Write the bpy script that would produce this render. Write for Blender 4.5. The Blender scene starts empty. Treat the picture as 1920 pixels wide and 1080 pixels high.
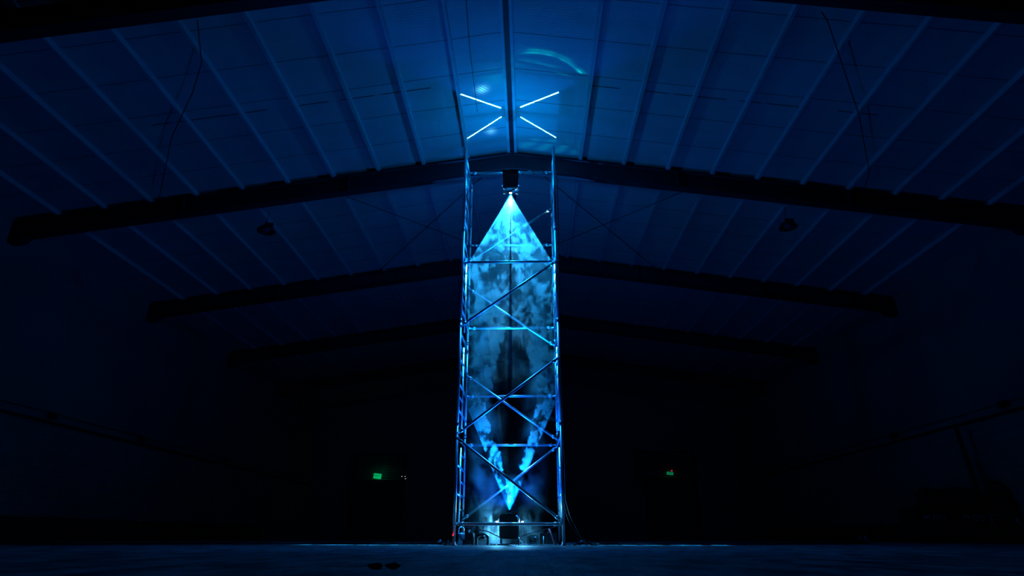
import bpy, bmesh, math, random
from mathutils import Vector, Matrix
random.seed(7)
PI = math.pi
SC = bpy.context.scene
COL = SC.collection

# ------------------------------------------------------------------ camera
H = 0.1283
f_px, pitch, yaw, roll = 1197.95, 0.37165, 0.02588, 0.0010
cam_d = bpy.data.cameras.new('camera')
cam = bpy.data.objects.new('camera', cam_d); COL.objects.link(cam)
fw = Vector((-math.sin(yaw)*math.cos(pitch), math.cos(yaw)*math.cos(pitch), math.sin(pitch)))
rt = Vector((math.cos(yaw), math.sin(yaw), 0)); up = rt.cross(fw)
r_ = math.cos(roll)*rt + math.sin(roll)*up; u_ = -math.sin(roll)*rt + math.cos(roll)*up
cam.matrix_world = Matrix(((r_.x, u_.x, -fw.x, 0), (r_.y, u_.y, -fw.y, 0), (r_.z, u_.z, -fw.z, H), (0, 0, 0, 1)))
cam_d.sensor_width = 36; cam_d.lens = f_px/1920*36; cam_d.clip_start = .02; cam_d.clip_end = 200
SC.camera = cam

# ------------------------------------------------------------------ exposure, world
SC.view_settings.view_transform = 'Standard'
SC.view_settings.look = 'None'
SC.view_settings.exposure = 0.0
SC.view_settings.gamma = 1
SC.view_settings.use_curve_mapping = False
SC.cycles.use_denoising = True
SC.cycles.max_bounces = 6
SC.cycles.diffuse_bounces = 4
SC.cycles.volume_bounces = 0
SC.cycles.volume_step_rate = 1.0
SC.cycles.volume_max_steps = 256
SC.cycles.caustics_reflective = False
SC.cycles.caustics_refractive = False
wd = bpy.data.worlds.new('night'); SC.world = wd; wd.use_nodes = True
wd.node_tree.nodes['Background'].inputs[0].default_value = (0.05, 0.50, 1.0, 1)
wd.node_tree.nodes['Background'].inputs[1].default_value = 0.0036

# ------------------------------------------------------------------ node expressions
class E:
    """tiny expression builder for node trees (scalars)"""
    def __init__(s, nt, sock): s.nt, s.s = nt, sock
    def _m(s, op, *a):
        n = s.nt.nodes.new('ShaderNodeMath'); n.operation = op
        for i, x in enumerate((s,)+a):
            if isinstance(x, E): s.nt.links.new(x.s, n.inputs[i])
            else: n.inputs[i].default_value = float(x)
        return E(s.nt, n.outputs[0])
    def __add__(s, o): return s._m('ADD', o)
    __radd__ = __add__
    def __mul__(s, o): return s._m('MULTIPLY', o)
    __rmul__ = __mul__
    def __sub__(s, o): return s._m('SUBTRACT', o)
    def __rsub__(s, o): return (s*-1.0) + o
    def __truediv__(s, o): return s._m('DIVIDE', o)
    def __pow__(s, o): return s._m('POWER', o)
    def abs(s): return s._m('ABSOLUTE')
    def sqrt(s): return s._m('SQRT')
    def exp(s): return s._m('EXPONENT')
    def max(s, o): return s._m('MAXIMUM', o)
    def min(s, o): return s._m('MINIMUM', o)
    def gt(s, o): return s._m('GREATER_THAN', o)
    def lt(s, o): return s._m('LESS_THAN', o)
    def sin(s): return s._m('SINE')
    def mod(s, o): return s._m('FLOORED_MODULO', o)
    def step(s, a, b):
        """smoothstep, also falling when a > b"""
        n = s.nt.nodes.new('ShaderNodeMapRange'); n.interpolation_type = 'SMOOTHSTEP'
        s.nt.links.new(s.s, n.inputs['Value'])
        lo, hi, t0, t1 = (a, b, 0, 1) if a < b else (b, a, 1, 0)
        n.inputs['From Min'].default_value = lo; n.inputs['From Max'].default_value = hi
        n.inputs['To Min'].default_value = t0; n.inputs['To Max'].default_value = t1
        return E(s.nt, n.outputs[0])

def xyz(nt, sock):
    n = nt.nodes.new('ShaderNodeSeparateXYZ'); nt.links.new(sock, n.inputs[0])
    return [E(nt, n.outputs[i]) for i in range(3)]
def vec(nt, x, y, z):
    n = nt.nodes.new('ShaderNodeCombineXYZ')
    for i, v in enumerate((x, y, z)):
        if isinstance(v, E): nt.links.new(v.s, n.inputs[i])
        else: n.inputs[i].default_value = v
    return n.outputs[0]
def noise(nt, v, scale, detail=4, rough=.5, dist=0.0):
    n = nt.nodes.new('ShaderNodeTexNoise')
    nt.links.new(v, n.inputs['Vector'])
    n.inputs['Scale'].default_value = scale; n.inputs['Detail'].default_value = detail
    n.inputs['Roughness'].default_value = rough; n.inputs['Distortion'].default_value = dist
    return E(nt, n.outputs[0])

# ------------------------------------------------------------------ key positions
TX, TF, TR = -0.336, 11.055, 12.44          # tower centre, front and rear plane
TW = 0.885                                   # half length
TM = (TF+TR)/2
XC, HW = -0.34, 11.8                         # hall centre line, half width
XL, XR = XC-HW, XC+HW
RY = [1.7, 7.5, 13.3, 19.1, 24.9, 30.7]      # portal frames
YB = 36.5                                    # back wall
SLOPE, ZAP = 0.146, 8.79                     # purlin underside at the ridge
def zroof(x): return ZAP - SLOPE*abs(x-XC)
SRC_UP = Vector((TX-.01, TM, 0.56))
SRC_DN = Vector((TX, TM, 6.80))

# ------------------------------------------------------------------ lamps
def lamp(name, loc, power, radius=0.0, color=(1, 1, 1)):
    d = bpy.data.lights.new(name, 'POINT'); d.energy = power; d.shadow_soft_size = radius; d.color = color
    o = bpy.data.objects.new(name, d); o.location = loc; COL.objects.link(o)
    return o, d
def spot(name, loc, energy, upward, radius=0.0):
    d = bpy.data.lights.new(name, 'SPOT'); d.energy = energy; d.shadow_soft_size = radius
    d.spot_size = PI; d.spot_blend = 0.0
    o = bpy.data.objects.new(name, d); o.location = loc; COL.objects.link(o)
    if upward: o.rotation_euler = (PI, 0, 0)
    return o, d
def lamp_nodes(d):
    d.use_nodes = True; nt = d.node_tree
    for n in list(nt.nodes): nt.nodes.remove(n)
    out = nt.nodes.new('ShaderNodeOutputLight'); em = nt.nodes.new('ShaderNodeEmission')
    nt.links.new(em.outputs[0], out.inputs[0])
    tc = nt.nodes.new('ShaderNodeTexCoord')
    return nt, em, xyz(nt, tc.outputs['Normal'])
def rgb_out(nt, em, r, g, b):
    nt.links.new(vec(nt, r, g, b), em.inputs['Color'])

# wide soft blue wash from the floor box, aimed at the roof
o, d = spot('blue_wash_light', SRC_UP + Vector((0, 0, .05)), 400, True, 0.24)
nt, em, (nx, ny, nz) = lamp_nodes(d)
az = nz.abs().max(.001)
u, v = nx/az, ny/az
rr = (u*u + v*v).sqrt()
sector = ((v.abs() - u.abs()*.783)*.787).step(-.005, .005)     # brighter front and back quarters
wide = (rr*(-1/.55)).exp()
fade = nz.abs().step(.0, .5)
W = (.72 + sector*wide*.8 + wide*.85)*fade*3.4
hot = (rr*rr*(-1/(.14*.14))).exp()*1.0
rgb_out(nt, em, W*0.0, W*.092 + hot*2.3, W*1.0 + hot*8.0)
em.inputs['Strength'].default_value = 1.0/4

# laser head in the floor box: two crossed fans, their glow and the round tubes' reflected arcs drawn into its pattern,
# and a single blue fan leaning back toward the rafter
o, d = spot('laser_uplight', SRC_UP, 100*8, True, 0.0)
nt, em, (nx, ny, nz) = lamp_nodes(d)
ny = ny*-1.0
az = nz.abs().max(.001)
u, v = nx/az, ny/az
rr = (u*u + v*v).sqrt()
k = .783; nn = math.sqrt(1+k*k)
l1 = ((u*k - v).abs()*(1/nn)).step(.0027, .0013)
l2 = ((u*k + v).abs()*(1/nn)).step(.0027, .0013)
cross = l1.max(l2)*rr.step(.175, .16)*rr.gt(.022)
glow = (rr*rr*(-1/(.15*.15))).exp()
glow2 = (rr*rr*(-1/(.34*.34))).exp()
def arc(cx, cy, r, w, a0):
    dd = (((u-cx)*(u-cx) + (v-cy)*(v-cy)).sqrt() - r)
    return (dd*dd*(-1/(w*w))).exp()*a0
a_up = (arc(.075, -.103, .127, .0032, 1.1) + arc(.075, -.103, .136, .006, .55) + arc(.06, -.085, .112, .008, .45)) * v.step(-.135, -.185)*u.step(-.03, .06)
a_up = a_up + arc(.075, -.103, .128, .006, .8)*u.step(.10, .16)*v.step(-.11, -.15)
def blob(cx, cy, w): return (((u-cx)*(u-cx)+(v-cy)*(v-cy))*(-1/(w*w))).exp()
rip = ((((u+.16)*(u+.16)+(v+.02)*(v+.02)).sqrt()*900).sin()*.35+.65)
rip2 = (((((u-.075)*(u-.075)+(v+.103)*(v+.103)).sqrt()*700).sin()*.25+.75))*noise(nt, vec(nt, u, v, 0.0), 22, 3).step(.3, .65)
sp1 = blob(-.068, -.103, .013)*rip*1.2
sp2 = blob(-.056, .078, .012)*rip
sp3 = blob(-.035, -.135, .035)*rip*.12
low = ((((u+.05)*(u+.05)+(v-.05)*(v-.05)).sqrt()*150).sin()*.5+.5)*v.step(.095, .115)*v.step(.185, .16)*u.step(.01, .03)*u.step(.21, .17)
R = cross*26.0 + sp1*2.5 + sp2*2.5
G = cross*80.0 + a_up*6.0*rip2 + sp1*16.0 + sp2*13.0 + sp3*12.0 + low*1.7 + glow*.8
B = cross*95.0 + a_up*6.6*rip2 + sp1*18.0 + sp2*16.0 + sp3*12.0 + low*1.8 + glow*2.2 + glow2*.6
TILT = .20
fan = u.abs().step(.44, .435)*(v-TILT).abs().step(.020, .014)*(1.0 + u.abs().step(.415, .425)*.5)
G = G + fan*5.0
B = B + fan*18.0
rgb_out(nt, em, R, G, B)
em.inputs['Strength'].default_value = 4.2/8

# added fill lamp above the hanging rig, brightens the ridge without a fixture
o, d = lamp('added_ridge_fill', Vector((TX, TM-.10, 7.45)), 78, 0.03)
d.color = (0.0, .27, 1.0)
# two small LED lamps standing behind the floor box, aimed forward and down
for lx in (-.235, .215):
    o, d = spot('led_lamp_light', Vector((TX+lx, TM+.26, .375)), 62, True, 0.012)
    d.color = (.09, .52, 1.0); d.spot_size = math.radians(165); d.spot_blend = .25
    o.rotation_euler = (math.radians(-68), 0, 0)

# upper projector: cool white cone downward with one bright flat fan across the tower
o, d = spot('projector_downlight', SRC_DN, 100*8, False, 0.0)
nt, em, (nx, ny, nz) = lamp_nodes(d)
az = nz.abs().max(.001)
u, v = nx/az, ny/az
cone = (u*u+v*v).sqrt()
fall = cone.step(1.2, .1) + cone.step(2.6, 1.0)*.07
core = cone.step(.55, .25)
fan = u.abs().step(.545, .54)*v.abs().step(.042, .03)*(1.0 + u.abs().step(.52, .53)*.35)
base_beam = cone.step(.19, .03)
gap = 1.0 - u.abs().step(.016, .006)*.93
fanv = fan*gap*75*.75
rgb_out(nt, em, (core*.03+base_beam*.9)*gap + fanv*.022, (core*.50+fall*.30+base_beam*3.6)*gap + fanv*.46, (core*1.2+fall*1.75+base_beam*4.8)*gap + fanv*1.15)
em.inputs['Strength'].default_value = 4.0/8

# ------------------------------------------------------------------ materials
def mat(name, col, rough=.6, metal=0.0, bump=None, spec=.5, emit=None, es=0.0):
    m = bpy.data.materials.new(name); m.use_nodes = True
    nt = m.node_tree; b = nt.nodes['Principled BSDF']
    b.inputs['Base Color'].default_value = (*col, 1); b.inputs['Roughness'].default_value = rough
    b.inputs['Metallic'].default_value = metal
    b.inputs['Specular IOR Level'].default_value = spec
    g = nt.nodes.new('ShaderNodeNewGeometry')
    n = noise(nt, g.outputs['Position'], 6.0, 4)
    if emit:
        b.inputs['Emission Color'].default_value = (*emit, 1); b.inputs['Emission Strength'].default_value = es
    # slight wear in the base colour
    mx = nt.nodes.new('ShaderNodeMix'); mx.data_type = 'RGBA'
    mx.inputs['A'].default_value = (*[c*.82 for c in col], 1); mx.inputs['B'].default_value = (*[min(1, c*1.15) for c in col], 1)
    nt.links.new(n.s, mx.inputs['Factor']); nt.links.new(mx.outputs['Result'], b.inputs['Base Color'])
    if bump:
        bn = nt.nodes.new('ShaderNodeBump'); bn.inputs['Strength'].default_value = bump[1]; bn.inputs['Distance'].default_value = .01
        n2 = noise(nt, g.outputs['Position'], bump[0], 4)
        nt.links.new(n2.s, bn.inputs['Height']); nt.links.new(bn.outputs[0], b.inputs['Normal'])
    return m
M_alu = mat('aluminium_tube', (.82, .84, .86), .34, .85)
M_alu2 = mat('worn_aluminium_tube', (.55, .60, .64), .40, .85)
M_black = mat('black_casing', (.015, .016, .018), .45)
M_rubber = mat('black_rubber', (.012, .012, .013), .7)
M_steel = mat('dark_painted_steel', (.016, .020, .032), .6, spec=.2)
M_purlin = mat('galvanised_purlin', (.31, .46, .48), .6, .0, spec=.2)
M_cable = mat('black_cable', (.01, .01, .01), .6)
M_strap = mat('pink_strap', (.55, .22, .30), .7)
M_red = mat('red_plastic', (.7, .02, .05), .4)
M_bluep = mat('pale_blue_plastic', (.25, .5, .65), .35)
M_canister = mat('dark_blue_plastic', (.03, .07, .13), .4)
M_film = mat('crinkled_film', (.5, .55, .62), .2, .3, (60, 1.0))
M_letter = mat('white_lettering', (.85, .88, .9), .5)
M_grey = mat('grey_metal', (.2, .22, .24), .4, .8)
M_led = mat('red_indicator', (.3, 0, 0), .4, emit=(1, .02, .06), es=2.2)
M_bled = mat('blue_indicator', (0, .1, .3), .4, emit=(.02, .25, .9), es=1.2)
M_lens = mat('lit_lens', (.8, .9, 1), .2, emit=(.6, .85, 1), es=12)
M_green = mat('lit_green_panel', (0, .2, .08), .4, emit=(.0, .42, .12), es=1.0)
M_green2 = mat('dim_green_panel', (0, .12, .05), .4, emit=(.0, .16, .06), es=1.0)
M_greend = mat('dark_green_letter', (0, .03, .01), .5)
M_wled = mat('white_indicator', (.4, .5, .5), .4, emit=(.5, .6, .62), es=.9)
M_door = mat('dark_shutter', (.035, .04, .045), .6)
M_glassy = mat('lamp_glass', (.10, .13, .15), .15)

def m_ceiling():
    m = bpy.data.materials.new('insulated_roof_lining'); m.use_nodes = True
    nt = m.node_tree; b = nt.nodes['Principled BSDF']; b.inputs['Roughness'].default_value = .75
    b.inputs['Specular IOR Level'].default_value = .25
    g = nt.nodes.new('ShaderNodeNewGeometry'); x, y, z = xyz(nt, g.outputs['Position'])
    wob = noise(nt, vec(nt, x*.35, y*.35, 0.0), 1.4, 2)*.06
    t = (y + wob - .525 + .5).mod(.985)
    seam = 1.0 - (t-.5).abs().step(.006, .018)
    nz = noise(nt, vec(nt, x*.8, y*2.5, 0.0), 1.1, 5)
    # torn joint along one seam
    tear = (1.0-(y+wob*.4-10.64).abs().step(.008, .022))*noise(nt, vec(nt, x, 0.0, 0.0), 1.1, 1).step(.42, .47)*(x-XC).abs().gt(1.6)*(x-XC).abs().lt(7.5)
    c = (.34 + nz*.14)*(1.0 - seam*.62)*(1.0-tear*.9)
    nt.links.new(vec(nt, c*.92, c*.97, c), b.inputs['Base Color'])
    rib = ((y*(2*PI/.066)).sin()*.5+.5)
    bn = nt.nodes.new('ShaderNodeBump'); bn.inputs['Strength'].default_value = .35; bn.inputs['Distance'].default_value = .012
    hh = rib*.35 + noise(nt, vec(nt, x, y*.6, 0.0), 1.3, 3)*1.8
    nt.links.new(hh.s, bn.inputs['Height']); nt.links.new(bn.outputs[0], b.inputs['Normal'])
    return m
def m_wall(axis):
    m = bpy.data.materials.new('block_wall'); m.use_nodes = True
    nt = m.node_tree; b = nt.nodes['Principled BSDF']; b.inputs['Roughness'].default_value = .9
    g = nt.nodes.new('ShaderNodeNewGeometry'); x, y, z = xyz(nt, g.outputs['Position'])
    h = x if axis == 'x' else y
    br = nt.nodes.new('ShaderNodeTexBrick')
    nt.links.new(vec(nt, h, z, 0.0), br.inputs['Vector'])
    br.inputs['Scale'].default_value = 1.0; br.inputs['Brick Width'].default_value = .42; br.inputs['Row Height'].default_value = .21
    br.inputs['Mortar Size'].default_value = .012
    br.inputs['Color1'].default_value = (.22, .22, .22, 1); br.inputs['Color2'].default_value = (.18, .18, .18, 1); br.inputs['Mortar'].default_value = (.13, .13, .13, 1)
    rc = nt.nodes.new('ShaderNodeRGBToBW'); nt.links.new(br.outputs['Color'], rc.inputs[0])
    lowm = z.lt(2.82)
    rib = (h.mod(1.05)-.5).abs().step(.010, .02)*.12+.88
    n = noise(nt, g.outputs['Position'], .7, 5)
    c = (E(nt, rc.outputs[0])*lowm + (1.0-lowm)*rib*.19)*(n*.5+.75)
    nt.links.new(vec(nt, c*.95, c, c), b.inputs['Base Color'])
    return m
def m_floor():
    m = bpy.data.materials.new('paver_floor'); m.use_nodes = True
    nt = m.node_tree; b = nt.nodes['Principled BSDF']; b.inputs['Roughness'].default_value = .62
    b.inputs['Specular IOR Level'].default_value = .35
    g = nt.nodes.new('ShaderNodeNewGeometry'); x, y, z = xyz(nt, g.outputs['Position'])
    br = nt.nodes.new('ShaderNodeTexBrick')
    wob = noise(nt, g.outputs['Position'], 3.0, 2)*.03
    nt.links.new(vec(nt, x+wob, y+wob, 0.0), br.inputs['Vector'])
    br.inputs['Scale'].default_value = 1.0; br.inputs['Brick Width'].default_value = .22; br.inputs['Row Height'].default_value = .11
    br.inputs['Mortar Size'].default_value = .008; br.inputs['Mortar Smooth'].default_value = .5
    br.inputs['Color1'].default_value = (.22, .22, .22, 1); br.inputs['Color2'].default_value = (.15, .15, .15, 1); br.inputs['Mortar'].default_value = (.05, .05, .05, 1)
    rc = nt.nodes.new('ShaderNodeRGBToBW'); nt.links.new(br.outputs['Color'], rc.inputs[0])
    n = noise(nt, g.outputs['Position'], .9, 6, .6)
    n3 = noise(nt, vec(nt, x*4.6, y*1.7, 0.0), 1.0, 5, .6).step(.36, .62)
    c = E(nt, rc.outputs[0])*(n*1.2+.3)*(n3*1.7+.15)*1.25
    nt.links.new(vec(nt, c, c, c), b.inputs['Base Color'])
    bn = nt.nodes.new('ShaderNodeBump'); bn.inputs['Strength'].default_value = .8; bn.inputs['Distance'].default_value = .02
    hh = E(nt, rc.outputs[0])*1.2 + noise(nt, vec(nt, x*3.5, y*1.6, 0.0), 1.0, 4)*3.0
    nt.links.new(hh.s, bn.inputs['Height']); nt.links.new(bn.outputs[0], b.inputs['Normal'])
    return m
M_ceil, M_wx, M_wy, M_floor = m_ceiling(), m_wall('x'), m_wall('y'), m_floor()

# ------------------------------------------------------------------ mesh helpers
def BM(): return bmesh.new()
def box(bm, x0, y0, z0, x1, y1, z1, bev=0.0, M=None):
    vs = [bm.verts.new((x, y, z)) for x in (x0, x1) for y in (y0, y1) for z in (z0, z1)]
    fs = [(0, 1, 3, 2), (4, 6, 7, 5), (0, 4, 5, 1), (2, 3, 7, 6), (0, 2, 6, 4), (1, 5, 7, 3)]
    ff = [bm.faces.new([vs[i] for i in f]) for f in fs]
    if bev:
        ed = list({e for f in ff for e in f.edges})
        r = bmesh.ops.bevel(bm, geom=ed, offset=bev, segments=2, affect='EDGES')
        vs = list({v for f in r['faces'] for v in f.verts} | {v for v in vs if v.is_valid})
    if M is not None: bmesh.ops.transform(bm, matrix=M, verts=[v for v in vs if v.is_valid])
    return vs
def tube(bm, pts, r, seg=12, caps=True):
    pts = [Vector(p) for p in pts]; rings = []
    prev = None
    for i, p in enumerate(pts):
        t = (pts[min(i+1, len(pts)-1)] - pts[max(i-1, 0)]).normalized()
        a = prev if prev is not None else (Vector((0, 0, 1)) if abs(t.z) < .9 else Vector((1, 0, 0)))
        s = (a - t*a.dot(t)).normalized(); w = t.cross(s); prev = s
        rad = r[i] if isinstance(r, (list, tuple)) else r
        rings.append([bm.verts.new(p + s*(math.cos(2*PI*j/seg)*rad) + w*(math.sin(2*PI*j/seg)*rad)) for j in range(seg)])
    for A, B in zip(rings, rings[1:]):
        for j in range(seg):
            f = bm.faces.new((A[j], A[(j+1) % seg], B[(j+1) % seg], B[j])); f.smooth = True
    if caps:
        bm.faces.new(rings[0][::-1]); bm.faces.new(rings[-1])
def lathe(bm, prof, c, seg=24):
    rings = [[bm.verts.new((c[0]+r*math.cos(2*PI*j/seg), c[1]+r*math.sin(2*PI*j/seg), c[2]+z)) for j in range(seg)] for r, z in prof]
    for A, B in zip(rings, rings[1:]):
        for j in range(seg):
            f = bm.faces.new((A[j], A[(j+1) % seg], B[(j+1) % seg], B[j])); f.smooth = True
    bm.faces.new(rings[0][::-1]); bm.faces.new(rings[-1])
def prism(bm, poly, y0, y1):
    """polygon in x,z extruded along y"""
    a = [bm.verts.new((x, y0, z)) for x, z in poly]; b = [bm.verts.new((x, y1, z)) for x, z in poly]
    bm.faces.new(a); bm.faces.new(b[::-1])
    for i in range(len(a)):
        j = (i+1) % len(a); bm.faces.new((a[i], b[i], b[j], a[j]))
def obj(name, bm, m, parent=None):
    bmesh.ops.recalc_face_normals(bm, faces=bm.faces[:])
    me = bpy.data.meshes.new(name); bm.to_mesh(me); bm.free()
    o = bpy.data.objects.new(name, me); COL.objects.link(o)
    if m: me.materials.append(m)
    if parent:
        o.parent = parent
        wp = Vector(parent.location); pp = parent.parent
        while pp: wp += Vector(pp.location); pp = pp.parent
        me.transform(Matrix.Translation(-wp))
    return o
def base_to(o, loc):
    """put the origin of a mesh object at loc"""
    o.data.transform(Matrix.Translation(-Vector(loc))); o.location = loc; return o
def thing(name, label, cat, loc, group=None):
    o = bpy.data.objects.new(name, None); COL.objects.link(o); o.location = loc
    o.empty_display_size = .1
    o['label'] = label; o['category'] = cat
    if group: o['group'] = group
    return o
def tag(o, label, cat, group=None, kind=None):
    o['label'] = label; o['category'] = cat
    if group: o['group'] = group
    if kind: o['kind'] = kind
    return o
def struct(name, bm, m):
    o = obj(name, bm, m); o['kind'] = 'structure'; return o
def text(name, body, size, depth, m, loc, parent=None, rot=None, width=None):
    cu = bpy.data.curves.new(name, 'FONT'); cu.body = body; cu.size = size; cu.extrude = depth
    cu.align_x = 'CENTER'; cu.align_y = 'CENTER'
    t = bpy.data.objects.new(name, cu); COL.objects.link(t)
    bpy.context.view_layer.update()
    me = bpy.data.meshes.new_from_object(t.evaluated_get(bpy.context.evaluated_depsgraph_get()))
    bpy.data.objects.remove(t)
    o = bpy.data.objects.new(name, me); COL.objects.link(o)
    me.transform(Matrix.Rotation(PI/2, 4, 'X'))
    if rot: me.transform(rot)
    me.materials.clear(); me.materials.append(m)
    if parent:
        o.parent = parent; o.location = Vector(loc) - Vector(parent.location)
    else: o.location = loc
    return o
def ordinal(n): return ['first', 'second', 'third', 'fourth', 'fifth', 'sixth', 'seventh', 'eighth', 'ninth', 'tenth', 'eleventh', 'twelfth'][n-1]

# ------------------------------------------------------------------ the hall
bm = BM(); box(bm, XL-.2, -3, -.2, XR+.2, YB+.2, 0); struct('floor', bm, M_floor)
bm = BM()
zr = lambda x: zroof(x)+.12
poly = [(XL-.1, zr(XL-.1)), (XC, zr(XC)), (XR+.1, zr(XR+.1)), (XR+.1, zr(XR+.1)+.1), (XC, zr(XC)+.1), (XL-.1, zr(XL-.1)+.1)]
prism(bm, poly, -3, YB+.1); struct('ceiling', bm, M_ceil)
bm = BM(); box(bm, XC-.05, -3, ZAP+.01, XC+.05, YB, ZAP+.06); struct('trim_1', bm, M_steel)
bm = BM(); box(bm, XL-.2, -3, 0, XL, YB, zroof(XL)+.2); struct('wall_left', bm, M_wy)
bm = BM(); box(bm, XR, -3, 0, XR+.2, YB, zroof(XR)+.2); struct('wall_right', bm, M_wy)
bm = BM()
prism(bm, [(XL-.2, 0), (XR+.2, 0), (XR+.2, zr(XR+.2)), (XC, zr(XC)), (XL-.2, zr(XL-.2))], YB, YB+.2); struct('wall_back', bm, M_wx)
bm = BM(); box(bm, XL, 9.0, 0, XL+.22, 30.0, .58); struct('baseboard_left', bm, M_rubber)
bm = BM(); box(bm, XR-.12, 16.5, 0, XR, 33.0, .50); struct('baseboard_right', bm, M_rubber)

# portal frame rafters: I-beams, each with two halves bolted at the ridge
for i, y in enumerate(RY):
    if i == 0: continue
    t = thing('roof_rafter', ['', 'black steel rafter crossing the top edge of the picture nearest the camera',
        'black steel rafter right behind the top of the scaffold tower',
        'dark steel rafter in the middle distance, next one behind the tower rafter',
        'faint dark rafter deep in the hall, third one behind the tower',
        'barely visible rafter closest to the back wall'][i], 'rafter', (XC, y, ZAP), 'steel rafters across the hall')
    for s in (-1, 1):
        bm = BM()
        def P(d, dz): return (XC + s*d, zroof(XC+s*d)+dz)
        D, tf, fwid, L = .44, .02, .11, HW-.02
        # web, flanges
        prism(bm, [P(0, -.02), P(L, -.02), P(L, -D), P(0, -D)], y-.006, y+.006)
        prism(bm, [P(0, 0), P(L, 0), P(L, -tf), P(0, -tf)], y-fwid, y+fwid)
        prism(bm, [P(0, -D), P(L, -D), P(L, -D+tf), P(0, -D+tf)], y-fwid, y+fwid)
        h = obj('rafter_half', bm, M_steel, t)
        for dd in (.0, 3.9, 7.8):
            bm = BM(); prism(bm, [P(dd, -.02), P(dd+.02, -.02), P(dd+.02, -D), P(dd, -D)], y-fwid, y+fwid)
            obj('stiffener', bm, M_steel, h)
        bm = BM()    # wall bracket
        prism(bm, [P(L-.01, -.02), P(L-.40, -D+.01), P(L-.30, -D-.12), P(L, -D-.12)], y-fwid, y+fwid)
        obj('end_bracket', bm, M_steel, h)

# purlins (offsets from the ridge, read along the third rafter)
offs_r = [1.64 + 1.033*k for k in range(10)]
offs_l = [1.06 + 1.080*k for k in range(10)]
for s, offs, side_n in ((-1, offs_l, 'left'), (1, offs_r, 'right')):
    for k, dx in enumerate([.085]+offs):
        bm = BM()
        x = XC + s*dx; z = zroof(x)
        w = .028
        w = .031; box(bm, x-w, -3, z+.002, x+w, YB, z+.016)                          # lower flange
        box(bm, x-s*w-.003, -3, z+.002, x-s*w+.003, YB, z+.118)              # web
        box(bm, x-w, -3, z+.10, x+w, YB, z+.114)
        o = obj('roof_purlin', bm, M_purlin); base_to(o, (x, 10, z))
        lab = ('grey steel purlin right beside the ridge, ' + side_n + ' slope of the roof') if k == 0 else \
              ('long grey steel purlin, %s down from the ridge pair on the %s roof slope' % (ordinal(k), side_n))
        tag(o, lab, 'purlin', 'roof purlins under the lining')

# back wall doors and louvred panels, exit signs
def roller_door(name, x0, x1, zt, y=YB):
    t = bpy.data.objects.new(name, None); COL.objects.link(t); t.location = ((x0+x1)/2, y, 0); t['kind'] = 'structure'
    bm = BM()
    z = 0
    while z < zt-.05:
        box(bm, x0, y-.05, z, x1, y-.02, min(z+.095, zt)); box(bm, x0, y-.06, z+.02, x1, y-.04, z+.07); z += .10
    obj('door_panel', bm, M_door, t)
    bm = BM()
    for xa in (x0-.1, x1): box(bm, xa, y-.12, 0, xa+.1, y, zt+.1)
    box(bm, x0-.1, y-.12, zt, x1+.1, y, zt+.12)
    obj('door_frame', bm, M_steel, t)
    bm = BM(); box(bm, x0+.45, y-.09, 1.02, x0+.6, y-.05, 1.06); box(bm, x0+.45, y-.09, 1.3, x0+.6, y-.05, 1.33)
    obj('door_handle', bm, M_grey, t)
def louvre(name, x0, x1, z0, z1, y=YB):
    t = bpy.data.objects.new(name, None); COL.objects.link(t); t.location = ((x0+x1)/2, y, z0); t['kind'] = 'structure'
    bm = BM()
    z = z0+.05
    while z < z1-.08:
        a = [(y-.10, z), (y-.03, z+.085), (y-.025, z+.08), (y-.09, z-.005)]
        vs0 = [bm.verts.new((x0, yy, zz)) for yy, zz in a]; vs1 = [bm.verts.new((x1, yy, zz)) for yy, zz in a]
        bm.faces.new(vs0); bm.faces.new(vs1[::-1])
        for i in range(4): bm.faces.new((vs0[i], vs1[i], vs1[(i+1) % 4], vs0[(i+1) % 4]))
        z += .125
    obj('louvre_slats', bm, M_door2, t)
    bm = BM()
    for xa in (x0-.06, x1): box(bm, xa, y-.11, z0-.02, xa+.06, y, z1+.02)
    box(bm, x0-.06, y-.11, z1, x1+.06, y, z1+.06); box(bm, x0-.06, y-.11, z0-.06, x1+.06, y, z0)
    obj('window_frame', bm, M_steel, t)
M_door2 = mat('grey_louvre', (.16, .17, .18), .5)
roller_door('door_1', -9.75, -6.95, 2.75)
roller_door('door_2', 6.4, 9.05, 2.82)
louvre('window_1', -9.6, -6.9, 3.0, 4.35)
louvre('window_2', 5.9, 9.1, 3.1, 4.5)

def exit_sign(cx, cz, w, h, mt, label, tilt, red):
    t = thing('exit_sign', label, 'exit sign', (cx, YB-.30, cz), 'green exit signs over the back doors')
    bm = BM(); box(bm, -w/2, -.03, -h/2, w/2, .03, h/2, .008); a = obj('sign_panel', bm, mt, None)
    a.parent = t; a.rotation_euler = (0, tilt, 0)
    b = text('sign_letters', 'EXIT', h*.62, .003, M_greend, (cx, YB-.30-.034, cz), t); b.rotation_euler = (0, tilt, 0)
    b.scale = (1.0, 1, 1)
    bm = BM(); box(bm, -w/2-.01, -.032, h/2-.015, w/2+.01, .032, h/2+.025); c = obj('top_rail', bm, M_grey); c.parent = t; c.rotation_euler = (0, tilt, 0)
    bm = BM(); tube(bm, [(w*.25, 0, h/2), (w*.25, .0, h/2+.5), (w*.25, .24, h/2+.52)], .008, 6); c = obj('bracket', bm, M_steel); c.parent = t
    if red:
        bm = BM(); lathe(bm, [(.02, 0), (.03, .02), (.02, .05)], (w*.32, 0, h/2+.03), 10); c = obj('indicator_light', bm, M_led); c.parent = t
        for q in (-.08, .02):
            bm = BM(); lathe(bm, [(.015, 0), (.022, .02), (.012, .04)], (q, 0, h/2+.0), 10); c = obj('status_light', bm, M_green); c.parent = t
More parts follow.
